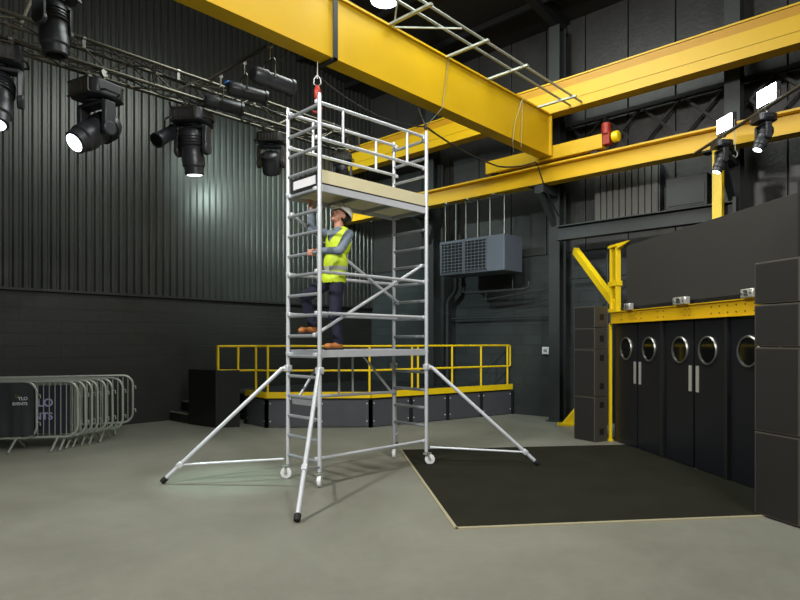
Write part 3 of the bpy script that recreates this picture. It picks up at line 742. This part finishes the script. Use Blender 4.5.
def lantern(label, loc, rz, tilt, sc=1, group='black profile lanterns on the side arm'):
    t = thing('profile_lantern', label, 'stage light', loc, rz, group); t.scale = (sc, sc, sc)
    q = Matrix.Rotation(tilt, 3, 'Y'); ax = q@Vector((1, 0, 0)); c = Vector((0, 0, -.42))
    MB().lathe([(.04, -.25), (.08, -.24), (.105, -.20), (.11, -.06), (.095, -.05), (.095, 0), (.10, .01), (.10, .30), (.112, .31), (.112, .35)], tuple(c), tuple(ax), 28).build('barrel', 'blackm', t)
    MB().lathe([(.09, .0), (.09, .004)], tuple(c+ax*.351), tuple(ax), 24).build('lens', 'glass', t)
    b = MB(); b.path([(0, -.125, -.42), (0, -.125, -.22), (0, -.1, -.18), (0, .1, -.18), (0, .125, -.22), (0, .125, -.42)], .011, 8); b.build('yoke', 'truss', t)
    b = MB(); b.tube((0, 0, -.19), (0, 0, 0), .014, 8); b.lathe([(.036, -.02), (.036, .02)], (0, 0, .01), (0, 1, 0), 14); b.build('hook_clamp', 'steel', t)
    return t
o = MB().tube((4.42, 6.22, 5.40), (4.42, 8.2, 5.40), .025, 10).build('side_arm', 'truss'); tag(o, 'dark tube arm sticking out from the truss with three lanterns', 'tube')
lantern('black cylindrical lantern nearest the yellow girder, at the end of the arm', (4.42, 6.38, 5.38), R(0), R(0), 1.0)
lantern('black cylindrical lantern in the middle of the three on the arm', (4.46, 7.02, 5.38), R(-12), R(3), .9)
lantern('black cylindrical lantern closest to the truss on the arm', (4.46, 7.62, 5.38), R(-12), R(2), .9)
o = lantern('dark lantern tilted left behind the large downward moving head', (4.0, 8.15, 5.0), R(200), R(35), .95, None)
o = MB().path([(4.42, 6.30, 5.40), (4.47, 6.18, 5.44), (4.5, 6.12, 5.30), (4.48, 6.2, 5.16), (4.45, 6.32, 5.2)], .007, 6).build('cable', 'cable'); tag(o, 'small loop of cable hanging at the end of the lantern arm', 'cable')
o = MB().box(4.62, 4.72, 7.70, 7.78, 5.335, 5.42).build('connector', 'blue', bevel=.01); tag(o, 'small blue connector box on the truss beside the lanterns', 'connector')

# ------------------------------------------------------------------ right hand lights on a pipe
P1 = Vector((10.05, 2.78, 4.725)); P2 = Vector((8.35, 1.21, 4.725))
o = MB().tube(P1+(P1-P2)*.25, P2, .025, 10)
o = o.build('lighting_bar', 'truss'); tag(o, 'dark steel tube at the upper right holding floodlights', 'bar')
def flood(label, loc, rz, tilt):
    t = thing('floodlight', label, 'floodlight', loc, rz, 'bright floodlights at the upper right')
    q = Matrix.Rotation(tilt, 3, 'X')
    def Q(mb): mb.v = [tuple(Vector((0, 0, .13))+q@Vector(v)) for v in mb.v]; return mb
    Q(MB().box(-.18, .18, -.0, .07, -.12, .12)).build('case', 'blackm', t, bevel=.01)
    Q(MB().box(-.165, .165, -.008, 0, -.105, .105)).build('glowing_panel', 'floodface', t, smooth=False)
    b = MB(); b.path([(-.19, .03, .13), (-.19, .03, -.02), (0, .03, -.03), (.19, .03, -.02), (.19, .03, .13)], .01, 8); b.build('bracket', 'truss', t)
F1 = P1.lerp(P2, .11); F2 = P1.lerp(P2, .56)
FA = R(-47)
def face(loc): return math.atan2(-loc.x, loc.y)+0   # turn the -y side to the hall centre
for loc, lb in ((F1, 'smaller bright white floodlight above the yellow post'), (F2, 'larger bright white floodlight nearest the right edge')):
    flood(lb, tuple(loc+Vector((.03, -.03, .06))), R(-129.8), R(0))
moving_head('moving_head_light', 'small moving head light with lit lens above the yellow post', tuple(F1+Vector((0, 0, -.03))), R(-137.3), R(-25), .6, True, 'moving head lights at the upper right')
moving_head('moving_head_light', 'small moving head light with lit lens nearest the right edge', tuple(F2+Vector((0, 0, -.03))), R(-137.3), R(-25), .6, True, 'moving head lights at the upper right')
t = thing('chain_hook', 'small steel chain hook hanging between the two right moving heads', 'hook', tuple(P1.lerp(P2, .27)+Vector((0, 0, -.02))))
b = MB(); b.tube((0, 0, 0), (0, 0, -.3), .006, 6); b.path([(0, 0, -.3), (.03, -.02, -.33), (.03, -.02, -.38), (0, 0, -.41), (-.03, .02, -.38)], .009, 6); b.build('hook', 'galv', t)

# high bay lamp just under the roof
t = thing('high_bay_lamp', 'glowing high bay lamp at the top edge above the girder', 'lamp', (8.15, 8.0, 8.13))
MB().lathe([(.05, .3), (.08, .28), (.1, .15), (.28, 0), (.29, 0)], (0, 0, 0), (0, 0, 1), 28).build('reflector', 'galv', t)
MB().lathe([(.26, .0), (.26, .01)], (0, 0, .0), (0, 0, 1), 28).build('lamp_glass', 'lamp', t)
MB().tube((0, 0, .3), (0, 0, .68), .01, 8).build('rod', 'galv', t)

# ------------------------------------------------------------------ slings, cables, hoist hooks
t = thing('hoist_hook', 'red hoist hook block hanging from the girder strap above the scaffold corner', 'hook', (4.85, 5.955, 5.2))
b = MB(); b.tube((0, 0, 0), (0, 0, -.22), .009, 8); b.path([(0, 0, -.16), (.03, -.03, -.22), (.03, -.03, -.28), (0, 0, -.32), (-.03, .03, -.28), (-.03, .03, -.22), (0, 0, -.16)], .01, 8); b.build('chain', 'steel', t)
b = MB(); b.lathe([(.02, 0), (.035, -.03), (.048, -.08), (.04, -.15), (.02, -.19)], (0, 0, -.30), (0, 0, 1), 18); b.build('block', 'redhook', t)
b = MB(); b.path([(0, 0, -.49), (0, 0, -.54), (.04, -.04, -.59), (.02, -.02, -.65), (-.04, .04, -.63)], .014, 8); b.build('hook', 'redhook', t)
def sag(p, q, s, n=14):
    p = Vector(p); q = Vector(q)
    return [p.lerp(q, i/n)-Vector((0, 0, s*4*(i/n)*(1-i/n))) for i in range(n+1)]
a0 = Vector((4.87, 5.955, 5.02)); a1 = Vector((6.96, 5.955, 4.93)); a2 = Vector((10.4, 5.9, 5.0))
o = MB().path(sag(a0, a1, .16), .012, 8).build('cable', 'cable'); tag(o, 'dark cable sagging from the red hook block to the wire bridle', 'cable')
o = MB().path(sag(a1, (8.9, 5.95, 4.74), .06)+sag((8.9, 5.95, 4.74), (9.9, 5.78, 5.0), .05)[1:]+[Vector((10.0, 5.78, 4.93)), Vector((10.2, 5.8, 4.7)), Vector((10.55, 5.85, 4.45)), Vector((11.1, 5.95, 4.2))], .014, 8).build('cable', 'cable'); tag(o, 'dark cable sagging from the wire bridle past the runway beam to the column', 'cable')
t = thing('wire_bridle', 'thin wire sling looped over the crane girder above the scaffold right corner', 'sling', (6.96, 5.955, 4.93))
b = MB(); b.path([(0, 0, 0), (0, .15, .32)], .006, 6); b.path([(0, 0, 0), (.22, -.155, .31), (.36, -.16, 1.12), (.36, 0, 1.15)], .006, 6); b.build('wire', 'wire', t)
b = MB(); b.lathe([(.012, -.05), (.025, -.03), (.025, .03), (.012, .05)], (0, 0, -.0), (0, 0, 1), 12); b.build('shackle', 'blackm', t)
t = thing('wire_sling', 'thin wire hanging down the girder face near its right end', 'sling', (9.45, 5.79, 6.05))
MB().path([(0, -.01, 0), (-.25, -.01, -.5), (-.33, -.01, -.86), (-.2, .05, -1.0)], .006, 6).path([(0, -.01, 0), (-.05, -.01, -.9)], .005, 6).build('wire', 'wire', t)

# ------------------------------------------------------------------ heater unit on the right wall
t = thing('heater_unit', 'slate grey hanging air heater with two louvred grilles on the right wall', 'heater', (10.6, 7.78, 3.14))
b = MB(); b.box(0, .7, -.86, .87, 0, .76); b.build('case', 'acm', t, smooth=False, bevel=.012)
for y0_, y1_ in ((-.42, .17), (.2, .82)):
    g = MB(); g.box(-.02, 0, y0_, y1_, .04, .05); g.box(-.02, 0, y0_, y1_, .70, .71); g.box(-.02, 0, y0_, y0_+.02, .04, .71); g.box(-.02, 0, y1_-.02, y1_, .04, .71)
    g = g.build('grille_frame', 'acm', t, smooth=False)
    MB().box(-.004, -.0005, y0_+.02, y1_-.02, .05, .70).build('grille_recess', 'rubber', g, smooth=False)
    b = MB()
    for k in range(9): b.box(-.022, -.003, y0_+.02, y1_-.02, .08+k*.07, .095+k*.07, rot=Matrix.Rotation(R(-30), 3, 'Y'))
    for k in range(1, 6): b.box(-.03, -.022, y0_+(y1_-y0_)*k/6-.006, y0_+(y1_-y0_)*k/6+.006, .05, .70)
    b.build('louvre', 'acm', g, smooth=False)
for k, y in enumerate((-.78, -.42, -.1, .22, .5, .8)):
    b = MB(); b.tube((.12, y, .76), (.12, y, 1.6), .008, 6); b.build('hanging_rod', 'galv', t)
for y in (-.6, .06, .65):
    b = MB(); b.box(-.05, .2, y-.02, y+.02, 1.6, 1.625); b.box(.1, .14, y-.2, y+.2, 1.6, 1.625); b.build('hanger_bracket', 'galv', t, smooth=False)
# pipework and cables below
t = thing('wall_pipework', 'dark pipes bracketed to the right wall under the grey heater', 'pipe', (11.7, 7.2, 2.6))
b = MB(); b.path([(-.55, 1.2, .3), (-.55, 1.2, .2), (-.5, 1.15, .17), (-.5, -.4, .17), (-.5, -.5, .2), (-.5, -.5, .33)], .03, 8); b.build('pipe', 'darkgrey', t)
b = MB(); b.tube((-.45, .6, .0), (-.45, -.9, .14), .018, 8); b.tube((-.05, 1.9, -.4), (-.05, -.95, -.4), .02, 8); b.tube((-.5, .6, .17), (-.5, .6, -.02), .01, 6); b.tube((-.5, -.1, .17), (-.5, -.1, .4), .01, 6); b.build('conduit', 'darkgrey', t)
t = thing('drain_pipe', 'dark vertical downpipe with an offset bend left of the heater', 'pipe', (11.6, 8.95, 0))
b = MB(); b.path([(0, 0, 5.2), (0, 0, 2.95), (0, .03, 2.85), (0, .25, 2.65), (0, .28, 2.55), (0, .28, .6)], .055, 12); b.build('pipe', 'darkgrey', t)
MB().tube((0, .28, 2.3), (0, .28, 2.36), .07, 12).build('collar', 'darkgrey', t); MB().tube((0, 0, 3.1), (0, 0, 3.16), .07, 12).build('collar', 'darkgrey', t)
t = thing('wall_socket', 'small white socket box on the right wall beside the column', 'socket', (11.8, 6.62, 1.45))
MB().box(-.05, 0, -.08, .08, -.08, .08).build('case', 'socket', t, bevel=.008)
MB().box(-.054, -.05, -.04, .04, -.03, .03).build('face', 'alu_dull', t, smooth=False)
# louvre panel and duct box above the dark beam
t = thing('corrugated_vent', 'grey corrugated vent panel on the wall above the dark cross beam', 'vent', (11.5, 4.75, 3.98))
b = MB(); y = -.62
while y < .6: b.box(0, .22, y, y+.1, 0, 1.0); y += .125
b.build('ribs', 'ventgrey', t, smooth=False)
b = MB(); b.box(.02, .27, -.64, .64, -.05, .0); b.box(.05, .27, -.64, .64, -.0, 1.02); b.build('frame', 'acm', t, smooth=False)
t = thing('duct_box', 'dark steel duct box on the wall left of the short yellow post', 'duct', (11.0, 3.45, 3.98))
b = MB(); b.box(0, .75, -.32, .36, 0, .55); b.build('case', 'darkgrey', t, smooth=False, bevel=.01)
b = MB(); b.box(-.015, 0, -.28, .32, .05, .4); b.build('panel', 'darkgrey', t, smooth=False)
# framework behind speaker stack
t = thing('wall_brace', 'thin dark steel braces on the wall behind the left speaker stack', 'brace', (11.5, 5.0, 0))
b = MB(); b.tube((0, .8, 1.9), (0, -.6, 1.9+1.1), .025, 8); b.tube((0, .9, 2.95), (0, -1.2, 2.95), .02, 8); b.tube((0, .1, 0), (0, .1, 3.6), .03, 8); b.build('brace', 'darkgrey', t)
t = thing('yellow_machine_foot', 'low yellow steel foot on the floor between the column and speaker stack', 'bracket', (10.95, 5.55, 0), R(-43))
b = MB(); b.box(-.3, .3, -.1, .1, 0, .05); b.add([(-.22, -.03, .05), (.25, -.03, .05), (.25, -.03, .42), (.1, -.03, .42), (-.22, .03, .05), (.25, .03, .05), (.25, .03, .42), (.1, .03, .42)], [(0, 1, 2, 3), (7, 6, 5, 4), (0, 4, 5, 1), (1, 5, 6, 2), (2, 6, 7, 3), (3, 7, 4, 0)])
b.build('gusset', 'ryellow', t, smooth=False, bevel=.005)

# ------------------------------------------------------------------ stage with yellow railing
S = [(6.66, 9.70), (8.05, 8.28), (11.74, 7.46)]
ZS = .58
t = thing('stage_platform', 'low dark stage with grey front panels and yellow edge board', 'stage', (6.66, 9.70, 0)); so_ = Vector((6.66, 9.70, 0))
poly = [(6.66, 9.70), (8.05, 8.28), (11.72, 7.47), (11.72, 9.2), (11.1, 9.2), (11.1, 9.75), (11.72, 9.75), (11.72, 12.0), (7.05, 12.0)]
MB().prism([(x-so_.x, y-so_.y) for x, y in poly], ZS-.05, ZS).build('deck', 'black', t, smooth=False)
def P3(p, z=0): return Vector((p[0], p[1], z))
def seg_pts(a, c, n): return [Vector((a[0]+(c[0]-a[0])*i/n, a[1]+(c[1]-a[1])*i/n, 0)) for i in range(n+1)]
side0 = (6.72, 10.5)
segs = [(seg_pts(side0, S[0], 1)), seg_pts(S[0], S[1], 2), seg_pts(S[1], S[2], 4)]
for si, pts_ in enumerate(segs):
    for i in range(len(pts_)-1):
        a, c = pts_[i], pts_[i+1]; d = (c-a).normalized(); nrm = Vector((d.y, -d.x, 0))
        aa = a+d*.04-so_; cc = c-d*.04-so_
        p = MB().beam(aa+Vector((0, 0, ZS/2-.02)), cc+Vector((0, 0, ZS/2-.02)), .02, ZS-.07).build('front_panel', 'panelgrey', t, smooth=False)
        b = MB()
        for e_ in (aa+d*.03, cc-d*.03):
            for z in (.12, .46): b.tube(e_+Vector((0, 0, z)), e_+nrm*.018+Vector((0, 0, z)), .012, 8)
        b.build('fixing_discs', 'white', p)
    for q in pts_:
        b = MB().box(q.x-so_.x-.03, q.x-so_.x+.03, q.y-so_.y-.03, q.y-so_.y+.03, 0, ZS-.05); b.build('leg', 'black', t, smooth=False)
    for i in range(len(pts_)-1):
        a, c = pts_[i]-so_, pts_[i+1]-so_; d = (c-a).normalized(); nrm = Vector((d.y, -d.x, 0))*.025
        MB().beam(a+nrm+Vector((0, 0, ZS+.045)), c+nrm+Vector((0, 0, ZS+.045)), .012, .12).build('edge_board', 'ryellow', t, smooth=False)
rt = thing('guard_railing', 'yellow tubular guard railing along the low stage edge', 'railing', (6.66, 9.70, ZS)); ro = Vector((6.66, 9.70, ZS))
zt, zm = 1.56-ZS, 1.09-ZS
def rail(a, c, name='rail'):
    for z in (zt, zm): MB().tube(a+Vector((0, 0, z)), c+Vector((0, 0, z)), .021, 10).build('rail', 'ryellow', rt)
def post(p, z0_=0, z1_=None): MB().tube(p+Vector((0, 0, z0_)), p+Vector((0, 0, z1_ or zt)), .022, 10).build('post', 'ryellow', rt)
A0 = Vector((6.05, 10.42, ZS)); A1 = Vector((6.35, 10.2, ZS)); B0 = Vector((6.62, 10.0, ZS))
chain = [A0, A1, B0, Vector((6.68, 9.72, ZS))]
rail(A0-ro, B0-ro); rail(B0-ro, Vector((6.70, 9.72, ZS))-ro)
back = Vector((6.09, 10.52, ZS)); rail(A0-ro, back-ro); 
for p, z0_ in ((A0, .52), (back, .52), (A1, .30), (B0, 0), (Vector((6.70, 9.72, ZS)), 0)): post(p-ro, z0_)
inn = [Vector((S[0][0]+.04, S[0][1]+.02, ZS)), Vector((S[1][0]+.02, S[1][1]+.05, ZS)), Vector((11.72, 7.52, ZS))]
rail(inn[0]-ro, inn[1]-ro); rail(inn[1]-ro, inn[2]-ro)
for i in range(1, 3): post(inn[0].lerp(inn[1], i/2)-ro)
for f in (.27, .31, .55, .77, .985): post(inn[1].lerp(inn[2], f)-ro)
b = MB().tube(inn[2]-ro+Vector((.04, 0, zm)), inn[2]-ro+Vector((.04, 0, zt)), .02, 8).build('end_loop', 'ryellow', rt)
# stair with black side panel
t = thing('stage_stairs', 'black steps with worn pale nosings climbing to the stage by the left wall', 'stairs', (5.9, 11.7, 0))
b = MB()
for k in range(3): b.box(.0+k*.27, 1.1, -.38, .38, k*.193, (k+1)*.193)
b.build('steps', 'black', t, smooth=False)
b = MB()
for k in range(3): b.box(-.008+k*.27, .03+k*.27, -.38, .38, (k+1)*.193-.02, (k+1)*.193+.004)
b.build('nosing', 'tread', t, smooth=False)
t = thing('stair_side_panel', 'matt black boxed side panel screening the stage steps', 'panel', (5.93, 10.85, 0))
b = MB(); b.prism([(-.04, .43), (.06, -.45), (.43, -.69), (.45, -.65), (.09, -.41), (0, .43)], 0, 1.1); b.build('board', 'black', t, smooth=False)
MB().box(.045, .065, -.47, -.45, 0, 1.1).build('corner_strip', 'darkgrey', t, smooth=False)

# ------------------------------------------------------------------ crowd barriers
def barrier_parts(t, Lb=2.2, H=1.04, cover=False, banner=False):
    z0_ = .19; r_ = .17; pts_ = []
    def arc(cx, cz, a0, a1): return [(cx+r_*math.cos(a0+(a1-a0)*i/6), 0, cz+r_*math.sin(a0+(a1-a0)*i/6)) for i in range(7)]
    pts_ += arc(-r_, H-r_, 0, PI/2)+arc(-Lb+r_, H-r_, PI/2, PI)+arc(-Lb+r_, z0_+r_, PI, 1.5*PI)+arc(-r_, z0_+r_, 1.5*PI, 2*PI)
    MB().path(pts_, .019, 10, closed=True).build('frame', 'galv', t)
    b = MB(); n_ = 27
    for i in range(1, n_):
        x = -Lb*i/n_; zz = 0
        b.tube((x, 0, z0_), (x, 0, H), .0075, 6)
    b.build('infill_bars', 'galv', t)
    for z in (.42, .84): MB().path([(.015, 0, z), (.045, 0, z+.01), (.05, 0, z-.05)], .008, 6).build('hook', 'galv', t)
    for x in (-.28, -Lb+.28):
        b = MB(); b.path([(x, -.27, .012), (x, -.02, z0_), (x, .02, z0_), (x, .27, .012)], .016, 8); b.build('foot', 'galv', t)
right = Vector((.682, -.731, 0)); fwd = Vector((.731, .682, 0))
def bplace(px, d): k = (px-400)/600*d; p = right*k+fwd*d; return (p.x, p.y, 0)
bar_ang = math.atan2(-.731, .682)+R(9)
descs = ['grey crowd barrier with a navy banner, frontmost of the uncovered barriers', 'grey crowd barrier second in the stack, directly behind the banner barrier', 'grey crowd barrier third in the stack from the front', 'grey crowd barrier fourth in the stack from the front', 'grey crowd barrier fifth in the stack from the front', 'grey crowd barrier leaning slightly, second from the rear of the stack', 'grey crowd barrier rearmost of the angled stack']
ds = [(78, 9.25), (86, 9.38), (92, 9.51), (98, 9.64), (106, 9.78), (113, 9.92), (123, 10.08)]
first = None
for i, ((px, d), ds_) in enumerate(zip(ds, descs)):
    loc = bplace(px, d)
    if first is None:
        t = thing('crowd_barrier', ds_, 'barrier', loc, bar_ang, 'crowd barriers stacked by the left wall'); barrier_parts(t); first = t
    else:
        t = copy_tree(first); t.location = loc; t['label'] = ds_
    t.rotation_euler = (R((0, 1, -.5, .8, 0, 1.5, 0)[i]), 0, bar_ang)
t = copy_tree(first); t.location = (4.66, 10.98, 0); t.rotation_euler = (0, 0, R(-25)); t['label'] = 'grey crowd barrier standing parallel to the left wall behind the stack'
t = copy_tree(first); t.location = bplace(37, 9.12); t.rotation_euler = (0, 0, bar_ang); t['label'] = 'crowd barrier under a black printed cover at the left edge'
cv = t
# black cover with folds
b = MB(); nx, nz = 48, 8; vs = []
for j in range(nz+1):
    for i in range(nx+1):
        x = -.03-2.1*i/nx; z = 1.03-.80*j/nz
        vs.append((x, -.035+.012*math.sin(i*1.7)*(j/nz)+.008*math.sin(i*.7+j*.3), z+(-.08*(1-i/3)**2 if i < 3 and j == 0 else 0)))
fs = [(j*(nx+1)+i, j*(nx+1)+i+1, (j+1)*(nx+1)+i+1, (j+1)*(nx+1)+i) for j in range(nz) for i in range(nx)]
b.add(vs, fs); b.add([(v[0], .035, v[2]) for v in vs], fs)
top = [(i, i+1, (nx+1)+i+1, (nx+1)+i) for i in range(nx)]
b.add([vs[i] for i in range(nx+1)]+[(vs[i][0], .035, vs[i][2]) for i in range(nx+1)], top)
o = b.build('barrier_cover', 'cover', None); o.location = cv.location; o.rotation_euler = cv.rotation_euler
tag(o, 'black fabric cover with small white lettering draped over the left barrier', 'cover')
def text(body, size, loc, parent, m, name='lettering', ext=.001, rz=0):
    cu = bpy.data.curves.new(name, 'FONT'); cu.body = body; cu.size = size; cu.extrude = ext; cu.align_x = 'CENTER'; cu.offset = size*.025
    ob = bpy.data.objects.new(name, cu); col.objects.link(ob); bpy.context.view_layer.update()
    me_ = bpy.data.meshes.new_from_object(ob.evaluated_get(bpy.context.evaluated_depsgraph_get())); bpy.data.objects.remove(ob)
    me_.materials.clear(); me_.materials.append(M[m])
    ob = bpy.data.objects.new(name, me_); col.objects.link(ob); ob.parent = parent; ob.location = loc; ob.rotation_euler = (R(90), 0, rz)
    return ob
text('YLO', .07, (-.17, -.061, .77), o, 'signtext'); text('EVENTS', .06, (-.21, -.061, .695), o, 'signtext')
MB().add([(-.29, -.0615, .85), (-.20, -.0615, .85), (-.24, -.0615, .79), (-.27, -.0615, .79)], [(0, 1, 2, 3)]).build('printed_emblem', 'logo', o, smooth=False)
b = MB(); b.box(-1.1, -.12, .02, .026, .24, .98)
o = b.build('barrier_banner', 'navy', None, smooth=False); o.location = first.location; o.rotation_euler = first.rotation_euler
tag(o, 'navy banner with pale lettering hung behind the bars of the front barrier', 'banner')
text('YLO', .17, (-.52, .012, .66), o, 'signlilac'); text('EVENTS', .15, (-.62, .012, .46), o, 'signlilac')
